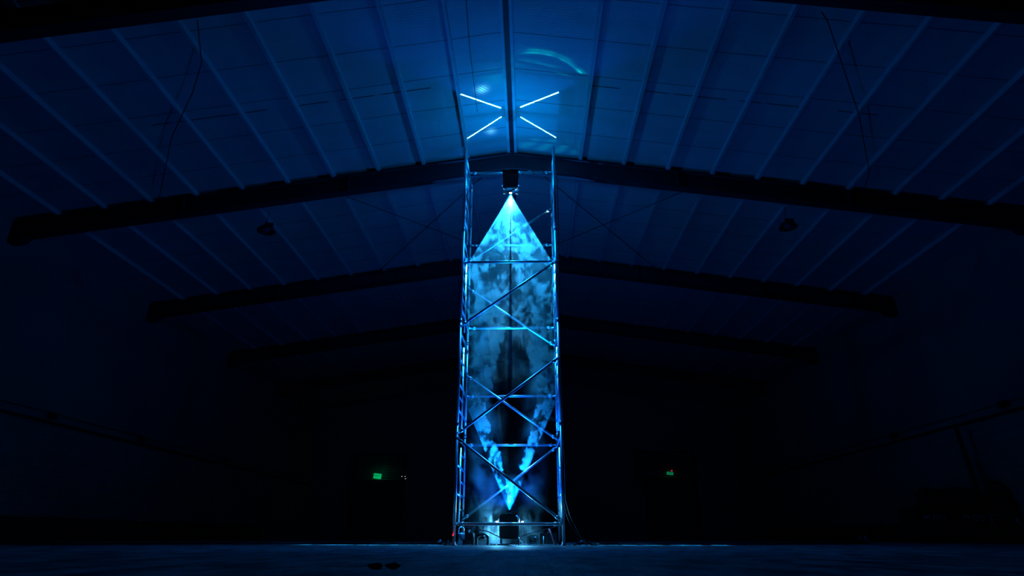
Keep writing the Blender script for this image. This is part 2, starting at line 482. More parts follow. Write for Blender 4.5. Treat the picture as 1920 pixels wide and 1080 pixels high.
exit_sign(-8.31, 3.24, .42, .28, M_green, 'bright green exit sign above the back door left of the tower', .12, False)
exit_sign(7.66, 3.36, .34, .16, M_green2, 'dim green exit sign with a red lamp on top, right of the tower', .08, True)
lamp('exit_sign_light', (-8.15, YB-.55, 3.52), .5, .03, (.0, 1, .45))
t = thing('emergency_light', 'small twin emergency light with white dots beside the bright exit sign', 'light', (-6.85, YB-.2, 3.2))
bm = BM(); box(bm, -7.05, YB-.2, 3.12, -6.65, YB-.12, 3.24, .01); obj('housing', bm, M_steel, t)
for xx, zz in ((-6.98, 3.22), (-6.80, 3.22), (-6.78, 3.1)):
    bm = BM(); lathe(bm, [(.01, -.02), (.028, 0), (.01, .02)], (xx, YB-.22, zz), 8); obj('lamp_head', bm, M_wled, t)

# conduits on the side walls
for s, x, zc, lab in ((-1, XL+.05, 2.82, 'left'), (1, XR-.05, 2.92, 'right')):
    bm = BM(); tube(bm, [(x, -2, zc), (x, YB-.05, zc)], .035, 8)
    o = obj('wall_rail', bm, M_rubber); tag(o, 'thin black rail running along the %s side wall' % lab, 'rail')
    bm = BM(); pts = [(x, y, zc+.22+.015*math.sin(y*1.7)) for y in [-2+i*1.2 for i in range(32)]]
    tube(bm, pts, .012, 6); o = obj('wall_cable', bm, M_cable); tag(o, 'thin cable sagging above the rail on the %s side wall' % lab, 'cable')
for i, (x, y, zc) in enumerate([(XL+.06, 16.0, 3.0), (XL+.06, 20.0, 2.98), (XL+.06, 26.0, 2.98), (XR-.06, 15.6, 3.12), (XR-.06, 20.6, 3.1)]):
    t = thing('junction_box', ['small dark junction box on the left wall cable, nearest the camera', 'small dark junction box on the left wall cable, middle one', 'small dark junction box on the left wall cable, farthest one',
         'small dark junction box on the right wall cable, nearer one', 'small dark junction box on the right wall cable, farther one'][i], 'junction box', (x, y, zc), 'junction boxes on the side walls')
    s = 1 if x < 0 else -1
    bm = BM(); box(bm, x-.06, y-.13, zc-.09, x+.06, y+.13, zc+.07, .01); obj('housing', bm, M_black, t)
    bm = BM(); box(bm, x+s*.06, y-.1, zc-.07, x+s*.07, y+.1, zc+.05); obj('cover', bm, M_steel, t)

# bracing cables, hanging wires and high-bay lamps
def roofpt(x, y, dz=-.08): return Vector((x, y, zroof(x)+dz))
for s, nm in ((-1, 'left'), (1, 'right')):
    for (xa, ya, xb, yb, w) in ((.3, 13.35, 4.6, 19.0, 'running from the tower rafter outward'), (4.6, 13.35, .3, 19.0, 'crossing it back toward the ridge')):
        bm = BM(); dz = -.08 if xa < 1 else -.13; tube(bm, [roofpt(XC+s*xa, ya, dz), roofpt(XC+s*xb, yb, dz)], .011, 6)
        tag(obj('bracing_rod', bm, M_cable), 'thin roof bracing rod on the %s behind the tower, %s' % (nm, w), 'rod', 'roof bracing rods')
bm = BM(); tube(bm, [roofpt(-5.15, 7.7, -.4), roofpt(-5.7, 8.9, -.10), roofpt(-6.2, 9.6, -.12), roofpt(-7.2, 10.8, -.10), roofpt(-8.5, 12.8, -.12), roofpt(-8.7, 13.2, -.4)], .010, 6)
tag(obj('loose_wire', bm, M_cable), 'loose black wire draped under the left roof slope between two rafters', 'wire')
bm = BM(); tube(bm, [roofpt(4.6, 7.8, -.35), roofpt(4.9, 8.2, -.12), roofpt(6.4, 10.4, -.10), roofpt(7.5, 12.3, -.10), roofpt(7.55, 12.8, -.3)], .010, 6)
tag(obj('loose_wire', bm, M_cable), 'straight black wire stretched under the right roof slope between two rafters', 'wire')
bm = BM(); tube(bm, [roofpt(XC-.62, 7.6, -.2), roofpt(XC-.64, 8.9, -.55), roofpt(XC-.63, 10.6, -.65)], .006, 6)
tag(obj('ceiling_cable', bm, M_cable), 'thin cable hanging beside the ridge, above the glowing cross', 'cable')

def highbay(x, y, label):
    zt = zroof(x)-.44; z = zt-.52
    t = thing('high_bay_lamp', label, 'lamp', (x, y, z), 'unlit high bay lamps hung from the tower rafter')
    bm = BM(); tube(bm, [(x, y, zt), (x-.02, y, z+.20)], .008, 6); obj('hanging_wire', bm, M_cable, t)
    bm = BM()
    seg = 28
    prof = [(.05, .20), (.07, .12), (.15, .08), (.205, .0), (.215, -.02), (.205, -.03), (.165, -.012), (.13, .05), (.05, .07)]
    lathe(bm, prof, (x, y, z), seg); obj('reflector', bm, M_rubber, t)
    bm = BM(); lathe(bm, [(.02, .06), (.09, .04), (.10, .01), (.06, -.01), (.02, -.015)], (x, y, z), 16); obj('lamp_glass', bm, M_glassy, t)
    bm = BM(); box(bm, x+.07, y-.04, z+.11, x+.15, y+.04, z+.2, .01); obj('control_gear', bm, M_rubber, t)
highbay(-6.25, 13.62, 'unlit ring-shaped high bay lamp hanging under the left rafter half')
highbay(6.10, 13.55, 'unlit ring-shaped high bay lamp hanging under the right rafter half')

# ------------------------------------------------------------------ the scaffold tower
RT = .0245
xl, xr = TX-TW, TX+TW
tower = thing('scaffold_tower', 'tall aluminium scaffold tower glowing blue in the middle of the hall', 'scaffold', (TX, TM, 0))
LIFT, NL = 1.86, 4
for s, x in ((-1, xl), (1, xr)):
    for k in range(NL):
        z0 = .0 + LIFT*k + (.06 if k else .0); z1 = LIFT*(k+1)+.06
        for yy, za, zb_ in ((TF, z0, z1), (TR, .10 if k == 0 else z0, z1-.04)):
            bm = BM(); tube(bm, [(x, yy, za), (x, yy, zb_)], RT, 14); up_ = obj('upright', bm, M_alu, tower)
            if k:
                bm = BM(); tube(bm, [(x, yy, z0-.02), (x, yy, z0+.06)], RT+.005, 14); obj('coupling_collar', bm, M_alu2, up_)
        fr = tower
        ym = TF + (TR-TF)*(.48)
        bm = BM(); tube(bm, [(x, ym, max(z0, .34)+.0), (x, ym, z1-.30)], .019, 10)
        obj('inner_upright', bm, M_alu2, fr)
        for j in range(4):
            zz = .34 + .466*(4*k+j)
            bm = BM(); tube(bm, [(x, TF+RT, zz), (x, TR-RT, zz)], .020, 10); obj('rung', bm, M_alu2, fr)
            if zz+.233 < z1-.28:
                ya, yb = (TF+RT, ym) if k else (ym, TR-RT)
                bm = BM(); tube(bm, [(x, ya, zz+.233), (x, yb, zz+.233)], .016, 10); obj('short_rung', bm, M_alu2, fr)
    for yy, zf in ((TF, .012), ):
        bm = BM(); lathe(bm, [(.045, 0), (.045, .012), (.028, .016), (.028, .05)], (x, yy, 0), 16); obj('base_plate', bm, M_alu2, tower)
    bm = BM(); lathe(bm, [(.028, .0), (.03, .10)], (x, TR, 0), 14); obj('rubber_foot', bm, M_rubber, tower)

def brace(kind, a, b, m=M_alu, r=.024):
    a, b = Vector(a), Vector(b); d = (b-a).normalized()
    bm = BM(); tube(bm, [a, b], r, 14); o = obj(kind, bm, m, tower)
    for p, q in ((a, 1), (b, -1)):                            # hook and wedge at each end
        c = p + d*q*.10
        bm = BM(); tube(bm, [c-d*.035, c-d*.012, c+d*.012, c+d*.035], [r+.001, r+.008, r+.008, r+.001], 14)
        tube(bm, [p-d*q*.02+Vector((0, -.03, 0)), p+Vector((0, -.033, .0)), p+d*q*.07+Vector((0, -.012, -.0))], .009, 8)
        h = obj('clamp_hook', bm, M_alu, o)
    return o
fy, ry = TF-.048, TR-.048
g = RT
H_ = 'horizontal_brace'; D_ = 'diagonal_brace'
brace(H_, (xl+g, TF, .325), (xr-g, TF, .325), r=.027)
brace(H_, (xl+g, TF, 4.965), (xr-g, TF, 4.965), M_alu2)
brace(D_, (xl, fy, 1.70), (xr-.01, fy, .36), M_alu2)
brace(D_, (xl, fy, 1.76), (xr-.01, fy, 3.09), M_alu2)
brace(D_, (xl, fy, 3.68), (xr-.01, fy, 4.95), M_alu2)
for z in (1.76, 2.70, 4.10, 5.96): brace(H_, (xl+g, TR, z), (xr-g, TR, z))
brace(D_, (xl, ry, .42), (xr, ry, 1.73)); brace(D_, (xr, ry, 1.85), (xl, ry, 3.11))
brace(D_, (xr, ry, 3.70), (xl, ry, 4.95)); brace(D_, (xl, ry, 5.57), (xr, ry, 6.82))
bp = brace(H_, (xl+g, TM, 7.33), (xr-g, TM, 7.33)); bp.name = 'top_pipe'
brace(H_, (xl+g, TM+.09, 7.37), (xr-g, TM+.09, 7.37), M_alu2, .012)

# projector hung from the top pipe
pj = thing('hanging_projector', 'black box projector hung from the top pipe, throwing the white fan of light down', 'projector', (TX, TM, 6.86))
bm = BM(); box(bm, TX-.155, TM-.16, 6.88, TX+.155, TM+.16, 7.24, .012); obj('housing', bm, M_black, pj)
bm = BM()
for zz in (7.255, 7.30): box(bm, TX-.17, TM-.15, zz, TX+.17, TM+.15, zz+.022)
for xx in (-.1, .1): box(bm, TX+xx-.012, TM-.02, 7.23, TX+xx+.012, TM+.02, 7.40)
obj('hanging_bracket', bm, M_rubber, pj)
for s in (-1, 1):
    bm = BM(); tube(bm, [(TX+s*.15, TM, 7.02), (TX+s*.185, TM, 7.02)], .014, 10); kk = obj('side_knob', bm, M_bled, pj)
bm = BM(); lathe(bm, [(.05, .0), (.05, .04)], (TX, TM, 6.845), 20); obj('lens_ring', bm, M_black, pj)
bm = BM(); lathe(bm, [(.012, -.006), (.028, .0), (.028, .012)], (TX, TM, 6.838), 16); obj('lens', bm, M_lens, pj)
bm = BM(); box(bm, -.005, -.05, -.004, .15, .05, .004, 0, Matrix.Translation((TX+.035, TM-.05, 6.845)) @ Matrix.Rotation(-.33, 4, 'Y')); obj('shutter_flap', bm, M_alu, pj)
# cable twisted round the pipe
bm = BM()
tube(bm, [(TX+.1+i*.02, TM+.034*math.cos(i*.55), 7.33+.034*math.sin(i*.55)) for i in range(38)], .007, 6)
tag(obj('wrapped_cable', bm, M_cable), 'black cable wound round the right part of the top pipe', 'cable')
bm = BM()
tube(bm, [(xr-.03+.05*math.cos(a*.7), TM-.05+.02*math.sin(a*1.3), 7.40+.045*math.sin(a*.7)) for a in range(22)], .008, 6)
tag(obj('cable_coil', bm, M_cable), 'small coil of black cable at the right end of the top pipe', 'cable')
# long drop of cables along the right post
bm = BM(); pts = [(xr+.045+.012*math.sin(z*1.3), TF+.06, z) for z in [7.0-.35*i for i in range(19)]] + [(xr+.12, TF+.02, .45), (xr+.30, TF+.2, .12), (xr+.45, TF+.4, .02)]
tube(bm, pts, .012, 8); tag(obj('drop_cable', bm, M_cable), 'thick black cable running down outside the right front post', 'cable')

# floor box projector
fx = thing('floor_projector', 'black box projector near the floor inside the tower, throwing a blue fan upward', 'projector', (TX, TM, .0))
bm = BM(); box(bm, TX-.175, TM-.17, .10, TX+.165, TM+.17, .49, .012); obj('housing', bm, M_black, fx)
bm = BM(); lathe(bm, [(.045, .0), (.045, .025), (.03, .03)], (SRC_UP.x, TM, .49), 20); obj('lens_ring', bm, M_black, fx)
bm = BM()
for s in (-1, 1): box(bm, TX+s*.15-.01, TM-.17, .0, TX+s*.15+.01, TM+.17, .12)
obj('stand_foot', bm, M_rubber, fx)
bm = BM(); lathe(bm, [(.008, 0), (.014, .01), (.006, .02)], (TX+.12, TM-.18, .455), 10); obj('blue_indicator', bm, M_bled, fx)
bm = BM(); box(bm, TX-.165, TM-.172, .484, TX-.155, TM-.168, .494); box(bm, TX+.13, TM-.172, .484, TX+.145, TM-.168, .494); obj('corner_stud', bm, M_alu, fx)
for lx, nm in ((-.235, 'left'), (.215, 'right')):
    t = thing('led_spotlight', 'small lit LED spotlight standing just behind the %s side of the floor projector' % nm, 'spotlight', (TX+lx, TM+.30, 0), 'small spotlights behind the floor projector')
    bm = BM(); tube(bm, [(TX+lx, TM+.32, .37), (TX+lx, TM+.28, .37)], .026, 14); obj('lamp_head', bm, M_black, t)
    bm = BM(); tube(bm, [(TX+lx, TM+.2805, .37), (TX+lx, TM+.2775, .37)], .021, 14); obj('lens', bm, M_lens, t)
    bm = BM(); tube(bm, [(TX+lx, TM+.30, .35), (TX+lx, TM+.30, .0)], .008, 8); obj('stand', bm, M_steel, t)
    bm = BM(); lathe(bm, [(.06, 0), (.06, .01), (.01, .02)], (TX+lx, TM+.30, 0), 18); obj('base_plate', bm, M_steel, t)
# ratchet straps holding it
def strap(pts, w, label):
    bm = BM()
    for a, b in zip(pts, pts[1:]):
        a, b = Vector(a), Vector(b); n = Vector((0, 0, w/2))
        t_ = Vector((0, .003, 0))
        q = [a-n-t_, b-n-t_, b+n-t_, a+n-t_, a-n+t_, b-n+t_, b+n+t_, a+n+t_]
        vs = [bm.verts.new(p) for p in q]
        for f in ((0, 1, 2, 3), (7, 6, 5, 4), (0, 4, 5, 1), (3, 2, 6, 7), (1, 5, 6, 2), (0, 3, 7, 4)): bm.faces.new([vs[i] for i in f])
    tag(obj('tension_strap', bm, M_strap), label, 'strap', 'pink straps under the lower bar')
strap([(xl+.11, TF+.03, .295), (TX-.36, TF+.25, .215), (TX-.14, TM-.19, .115)], .018, 'pink strap from the left foot of the tower down to the floor projector')
strap([(xr-.13, TF+.03, .285), (TX+.40, TF+.3, .20), (TX+.13, TM-.19, .12)], .012, 'thin pink strap from the right foot of the tower down to the floor projector')

# ------------------------------------------------------------------ gear on the floor round the tower
def cable(pts, r, label, name='floor_cable', m=M_cable):
    # smooth through the points
    P = [Vector(p) for p in pts]; out = []
    for i in range(len(P)-1):
        p0, p1, p2, p3 = P[max(i-1, 0)], P[i], P[i+1], P[min(i+2, len(P)-1)]
        for t in (0, .25, .5, .75):
            out.append(.5*((2*p1)+(-p0+p2)*t+(2*p0-5*p1+4*p2-p3)*t*t+(-p0+3*p1-3*p2+p3)*t**3))
    out.append(P[-1]); out = [Vector((p.x, p.y, max(p.z, r))) for p in out]
    bm = BM(); tube(bm, out, r, 8); o = obj(name, bm, m); tag(o, label, 'cable'); return o

t = thing('fluid_canister', 'dark blue canister wrapped in shiny torn film behind the left front post', 'canister', (-1.18, 11.62, 0))
bm = BM(); lathe(bm, [(.055, 0), (.06, .012), (.06, .17), (.055, .19), (.03, .195)], (-1.16, 11.62, .0), 24); obj('body', bm, M_canister, t)
bm = BM(); tube(bm, [(-1.205, 11.62, .19), (-1.205, 11.62, .26), (-1.18, 11.62, .285), (-1.14, 11.62, .285), (-1.115, 11.62, .26), (-1.115, 11.62, .19)], .010, 8); obj('handle', bm, M_alu, t)
bm = BM()
random.seed(3)
for i in range(9):
    a = -PI/2 + (random.random()-.5)*1.2; z = .02+.1*random.random(); L = .04+.05*random.random()
    c = Vector((-1.16+.063*math.cos(a), 11.62+.063*math.sin(a), z))
    vs = [bm.verts.new(c+Vector((random.uniform(-.014, .014), random.uniform(-.01, .0), random.uniform(0, L)))) for _ in range(3)]
    vs.append(bm.verts.new(c+Vector((0, .008, L*.5))))
    for f in ((0, 1, 2), (0, 1, 3), (1, 2, 3), (0, 2, 3)): bm.faces.new([vs[q] for q in f])
obj('torn_film', bm, M_film, t)

t = thing('fog_machine', 'black fog machine on the floor beside the canister at the left foot', 'fog machine', (-1.01, 11.65, 0))
bm = BM(); box(bm, -1.085, 11.5, .012, -.945, 11.82, .19, .01); obj('housing', bm, M_black, t)
bm = BM(); tube(bm, [(-1.03, 11.55, .19), (-1.03, 11.55, .225)], .014, 10); box(bm, -1.05, 11.53, .222, -1.005, 11.57, .245, .004); obj('fluid_cap', bm, M_bluep, t)
text('front_lettering', 'fog', .05, .001, M_grey, (-1.015, 11.497, .05), t)
for xx in (-1.075, -.955):
    bm = BM(); lathe(bm, [(.012, 0), (.012, .014)], (xx, 11.53, 0), 10); obj('foot', bm, M_rubber, t)

def arch_blower(cx, y, label, w=.2, h=.19):
    t = thing('arched_blower', label, 'blower', (cx, y, 0), 'arched blowers at the tower feet')
    n = 14; out, inn = [], []
    bm = BM()
    r0 = w/2
    def prof(sc, hh): return [(-sc, 0)] + [(-sc, hh-sc*.55)] + [(-sc*math.cos(a), hh-sc*.55+sc*.55*math.sin(a)) for a in [PI*i/n for i in range(1, n)]] + [(sc, hh-sc*.55), (sc, 0)]
    A, B = prof(r0, h), prof(r0-.035, h-.045)
    for Y0, Y1 in ((y-.10, y+.10),):
        va = [[bm.verts.new((cx+px, Y, pz)) for px, pz in A] for Y in (Y0, Y1)]
        vb = [[bm.verts.new((cx+px, Y, pz)) for px, pz in B] for Y in (Y0, Y1)]
        for i in range(len(A)-1):
            bm.faces.new((va[0][i], va[0][i+1], vb[0][i+1], vb[0][i])); bm.faces.new((va[1][i], vb[1][i], vb[1][i+1], va[1][i+1]))
            bm.faces.new((va[0][i], va[1][i], va[1][i+1], va[0][i+1])); bm.faces.new((vb[0][i], vb[0][i+1], vb[1][i+1], vb[1][i]))
        for i in (0, -1): bm.faces.new((va[0][i], vb[0][i], vb[1][i], va[1][i]))
    obj('arched_shell', bm, M_black, t)
    bm = BM(); lathe(bm, [(.02, -.02), (.04, 0), (.02, .02)], (cx, y+.02, h-.075), 14); obj('nozzle', bm, M_rubber, t)
    bm = BM(); box(bm, cx+.03, y-.115, h-.05, cx+.055, y-.098, h-.035); obj('indicator', bm, M_bled, t)
    return t
arch_blower(-.80, 11.62, 'black arched blower beside the left foot with smoke coming out below', .23, .19)
arch_blower(.06, 11.95, 'black arched blower on the floor right of the floor projector', .20, .17)
t = thing('power_case', 'black rack case with pale edges on the floor at the right foot', 'case', (.36, 11.7, 0))
bm = BM(); box(bm, .17, 11.55, .01, .46, 11.85, .185, .008); obj('housing', bm, M_black, t)
bm = BM(); box(bm, .17, 11.545, .183, .46, 11.555, .189); box(bm, .285, 11.543, .01, .289, 11.549, .185); obj('edge_trim', bm, M_grey, t)
bm = BM(); tube(bm, [(.235, 11.53, .02), (.235, 11.53, .14)], .006, 8); obj('side_rod', bm, M_bluep, t)
bm = BM(); tube(bm, [(.32, 11.60, .185), (.32, 11.60, .215)], .008, 8); box(bm, .305, 11.585, .21, .36, 11.615, .225, .004); kk = obj('red_plug', bm, M_red, t); kk['label'] = 'bright red plug'
for s in ((.19, .03), (.44, .03)):
    bm = BM(); lathe(bm, [(.012, 0), (.012, .012)], (s[0], 11.57, 0), 8); obj('foot', bm, M_rubber, t)
strap_bm = BM(); tube(strap_bm, [(.33, 11.5, .26), (.36, 11.5, .18), (.39, 11.48, .08), (.41, 11.47, .012)], .010, 6)
tag(obj('red_sling', strap_bm, M_strap), 'dull red sling hanging down over the black case at the right foot', 'sling')
# small things
def led(x, y, z, label):
    bm = BM(); lathe(bm, [(.004, 0), (.011, .005), (.011, .02), (.004, .025)], (x, y, z), 10)
    t = tag(obj('marker_light', bm, M_led), label, 'light'); base_to(t, (x, y, z)); return t
led(xl-.012, TF-.035, .145, 'tiny red light clipped to the left front post near the floor')

def connector(x, y, label, m, withred=False):
    t = thing('cable_connector', label, 'connector', (x, y, 0))
    bm = BM(); tube(bm, [(x-.09, y, .022), (x-.03, y, .022), (x-.025, y, .03), (x+.05, y+.01, .045)], [.018, .018, .026, .026], 10); obj('plug_body', bm, M_black, t)
    bm = BM(); tube(bm, [(x-.02, y-.02, .05), (x+.05, y-.01, .065)], [.016, .026], 10); obj('plug_cap', bm, m, t)
    if withred:
        bm = BM(); tube(bm, [(x-.06, y, .03), (x-.055, y, .115)], .012, 8); kk = obj('red_clip', bm, M_red, t)
connector(-1.62, 12.2, 'pale blue cable connector lying on the floor left of the tower', M_bluep)
connector(.92, 12.3, 'pale plug with an upright red clip on the floor right of the tower', M_bluep, True)
t = thing('cable_box', 'small dark cable box on the floor next to the left front post', 'box', (-1.40, 11.7, 0))
bm = BM(); box(bm, -1.47, 11.62, 0, -1.34, 11.78, .045, .008); obj('housing', bm, M_black, t)
bm = BM(); tube(bm, [(-1.40, 11.7, .045), (-1.40, 11.7, .07)], .02, 10); obj('knob', bm, M_canister, t)

cable([(xr+.45, TF+.4, .02), (1.2, 12.0, .01), (1.6, 12.6, .01), (2.3, 12.3, .01), (3.0, 12.6, .02), (3.9, 12.4, .01), (4.8, 12.7, .02), (5.6, 13.2, .01), (6.45, 13.8, .03)], .016, 'black cable snaking over the floor from the tower to the socket box on the right')
cable([(xr+.2, 11.6, .01), (1.0, 12.6, .01), (2.0, 12.9, .01), (2.9, 12.1, .01), (3.6, 12.9, .01)], .010, 'thinner black cable looping beside the long one right of the tower')
cable([(-1.45, 12.0, .01), (-2.0, 12.9, .01), (-2.9, 12.5, .01), (-3.9, 12.9, .012), (-5.2, 12.1, .01), (-6.5, 11.8, .01), (-8.0, 11.4, .01), (-9.6, 11.0, .01)], .016, 'black cable running along the floor away to the left of the tower')
cable([(-.18, TM-.19, .12), (-.12, TF+.2, .04), (.0, TF+.12, .01), (.2, TF+.2, .01), (.4, TF+.3, .01)], .006, 'pale blue lead from the floor projector to the case', 'patch_lead', M_bluep)
cable([(TX+.14, TM-.17, .46), (TX+.155, TF+.02, .33), (TX+.155, TF+.05, .12), (TX+.14, TF+.2, .09)], .004, 'thin pale lead hanging from the lower bar', 'patch_lead', M_bluep)
cable([(xr+.03, TF+.2, .75), (xr+.08, TF+.25, .45), (xr+.22, TF+.3, .2), (xr+.5, TF+.6, .02)], .007, 'thin cable slanting down from the right front post to the floor')
random.seed(11)
bm = BM(); tube(bm, [(TX-.1+.09*math.cos(a*.9)*(1+.15*math.sin(a*2.3)), TM-.32+.07*math.sin(a*.9), .012+.004*(a % 3)) for a in range(22)], .007, 6)
tag(obj('coiled_lead', bm, M_cable), 'loose coil of black lead on the floor in front of the floor projector', 'cable')
# strip of chrome tape / cable cover on the floor under the front bar
t = thing('floor_strip', 'thin shiny strip lying on the floor across the front of the tower', 'strip', (TX, TF+.04, 0))
bm = BM(); box(bm, xl+.12, TF+.02, 0.0, TX-.05, TF+.07, .009, .002); obj('strip_section', bm, M_film, t)
bm = BM(); box(bm, TX+.10, TF+.02, 0.0, xr-.04, TF+.07, .009, .002); obj('strip_section', bm, M_film, t)
# two dark lumps close to the camera
for q, (x, y, lab) in enumerate(((-.655, 2.95, 'small black lump on the floor close to the camera, the wider one'), (-.585, 2.97, 'small black lump on the floor close to the camera, the rounder one'))):
    bm = BM(); bmesh.ops.create_icosphere(bm, subdivisions=3, radius=1.0)
    for v in bm.verts:
        n_ = v.co.normalized(); rr_ = 1 + .12*math.sin(n_.x*5+q)+.1*math.cos(n_.y*6+n_.z*4)
        v.co = Vector((x+n_.x*.030*rr_, y+n_.y*.03*rr_, .013+n_.z*.014*rr_))
    o = obj('floor_debris', bm, M_rubber); base_to(o, (x, y, 0)); tag(o, lab, 'debris', 'debris on the floor by the camera')
    for f in o.data.polygons: f.use_smooth = True

t = thing('socket_box', 'small socket box with pale round outlets on the floor far right of the tower', 'socket box', (6.6, 13.9, 0))
bm = BM(); box(bm, 6.47, 13.8, 0, 6.73, 14.0, .10, .01); box(bm, 6.50, 13.83, .10, 6.72, 13.97, .16, .01); obj('housing', bm, M_black, t)
for xx, zz in ((6.55, .13), (6.66, .13), (6.67, .055)):
    bm = BM(); tube(bm, [(xx, 13.80, zz), (xx, 13.78, zz)], .026, 14); obj('outlet', bm, M_bluep, t)

# ------------------------------------------------------------------ dark gear stacked at the right wall
Y0 = 16.0
def crate(x0, x1, z1, label, letters):
    t = thing('equipment_crate', label, 'crate', ((x0+x1)/2, Y0, 0), 'black lettered crates at the right wall')
    bm = BM(); box(bm, x0, Y0, .10, x1, Y0+.7, z1, .02)
    box(bm, x0-.01, Y0-.01, z1*.55+.05, x1+.01, Y0, z1*.55+.075); obj('crate_body', bm, M_black, t)
    bm = BM(); box(bm, x0+.15, Y0-.02, .30, x0+.42, Y0-.0, .325, .004); obj('handle', bm, M_grey, t)
    for xx in (x0+.1, x1-.1):
        for yy in (Y0+.1, Y0+.6):
            bm = BM(); tube(bm, [(xx-.02, yy, .05), (xx+.02, yy, .05)], .05, 14); obj('castor', bm, M_rubber, t)
    if letters:
        o = text('lettering', letters, .19, .002, M_letter, ((x0+x1)/2+.02, Y0-.006, .545), t)
    return t
crate(8.95, 9.82, .80, 'black wheeled crate with pale M GO lettering, the left one of the pair', 'M GO')
crate(9.86, 10.72, .84, 'black wheeled crate with pale M GO lettering, the right one of the pair', 'M GO')
crate(10.76, 11.3, 1.05, 'plain black wheeled crate next to the leaning mast', None)
t = thing('padded_case', 'tall rounded black case standing on the left lettered crate', 'case', (9.5, Y0+.3, .8))
bm = BM(); box(bm, 9.36, Y0+.05, .805, 9.68, Y0+.55, 1.21, .04); obj('case_body', bm, M_black, t)
bm = BM(); tube(bm, [(9.45, Y0+.3, 1.205), (9.45, Y0+.3, 1.23), (9.6, Y0+.3, 1.23), (9.6, Y0+.3, 1.205)], .012, 8); obj('handle', bm, M_rubber, t)
t = thing('padded_case', 'wide black case with a sloping end on the right lettered crate', 'case', (10.2, Y0+.3, .845))
bm = BM(); prism(bm, [(9.86, .848), (10.62, .848), (10.60, 1.08), (10.42, 1.22), (9.88, 1.22)], Y0+.05, Y0+.6); obj('case_body', bm, M_black, t)
bm = BM(); box(bm, 10.1, Y0+.2, 1.222, 10.28, Y0+.4, 1.26, .01); obj('latch', bm, M_rubber, t)
bm = BM(); prism(bm, [(10.18, .93), (10.30, .90), (10.42, .93), (10.36, .99), (10.34, .95), (10.22, .96)], Y0+.035, Y0+.05); obj('scuffed_sticker', bm, M_grey, t)
t = thing('leaning_mast', 'long black mast leaning left above the crates at the right wall', 'mast', (11.1, Y0+.9, 0))
bm = BM(); tube(bm, [(11.32, Y0+.9, .02), (11.15, Y0+.9, .95), (10.98, Y0+.9, 2.85)], [.09, .075, .065], 4); obj('mast_pole', bm, M_rubber, t)
bm = BM(); box(bm, 11.0, Y0+.76, .0, 11.42, Y0+1.04, .08, .01); obj('mast_foot', bm, M_rubber, t)
t = thing('metal_trestle', 'low grey metal trestle standing in front of the dark gear at the right edge', 'trestle', (10.9, Y0-.5, 0))
yy = Y0-.55
bm = BM(); tube(bm, [(10.30, yy, .60), (10.92, yy, .60)], .018, 8); tube(bm, [(10.32, yy, .53), (10.92, yy, .53)], .010, 8); obj('top_rail', bm, M_grey, t)
for xa, xb in ((10.33, 10.42), (10.90, 11.02)):
    for dy in (0, .3):
        bm = BM(); tube(bm, [(xa, yy, .60), (xb, yy+dy, .0)], .014, 8); obj('leg', bm, M_grey, t)
t = thing('covered_machine', 'rounded black covered machine at the far right edge behind the trestle', 'machine', (11.1, Y0+.1, 0))
bm = BM(); bmesh.ops.create_icosphere(bm, subdivisions=3, radius=1.0)
for v in bm.verts:
    n_ = v.co.normalized(); v.co = Vector((11.2+n_.x*.17, Y0+.32+n_.y*.24, 1.21+max(n_.z, -.75)*.20*(1+.06*math.sin(n_.x*7))))
o = obj('cover', bm, M_rubber, t)
for f in o.data.polygons: f.use_smooth = True
bm = BM(); tube(bm, [(11.0, Y0+.3, 1.35), (10.985, Y0+.3, 1.46)], .01, 6); obj('spike', bm, M_rubber, t)

# ------------------------------------------------------------------ smoke
def smoke_material(name, build, tint=(1, 1, 1), aniso=0.0):
    m = bpy.data.materials.new(name); m.use_nodes = True; nt = m.node_tree
    for n in list(nt.nodes): nt.nodes.remove(n)
    out = nt.nodes.new('ShaderNodeOutputMaterial'); vs = nt.nodes.new('ShaderNodeVolumeScatter')
    vs.inputs['Color'].default_value = (*tint, 1); vs.inputs['Anisotropy'].default_value = aniso
    nt.links.new(vs.outputs[0], out.inputs['Volume'])
    g = nt.nodes.new('ShaderNodeNewGeometry'); x, y, z = xyz(nt, g.outputs['Position'])
    nt.links.new(build(nt, x-TX, y, z).s, vs.inputs['Density'])
    return m
def cloud(nt, x, y, z, seed, sx=1.0):
    """billowing noise, 0..1"""
    w = noise(nt, vec(nt, x*1.6+seed, y*1.6, z*1.2), 1.0, 3)-.5
    w2 = noise(nt, vec(nt, x*1.6, y*1.6+seed, z*1.2+9.0), 1.0, 3)-.5
    return noise(nt, vec(nt, x*3.3*sx+w*2.4+seed, y*2.6+w2*1.0, z*2.5+w2*2.4), 1.0, 10, .66)
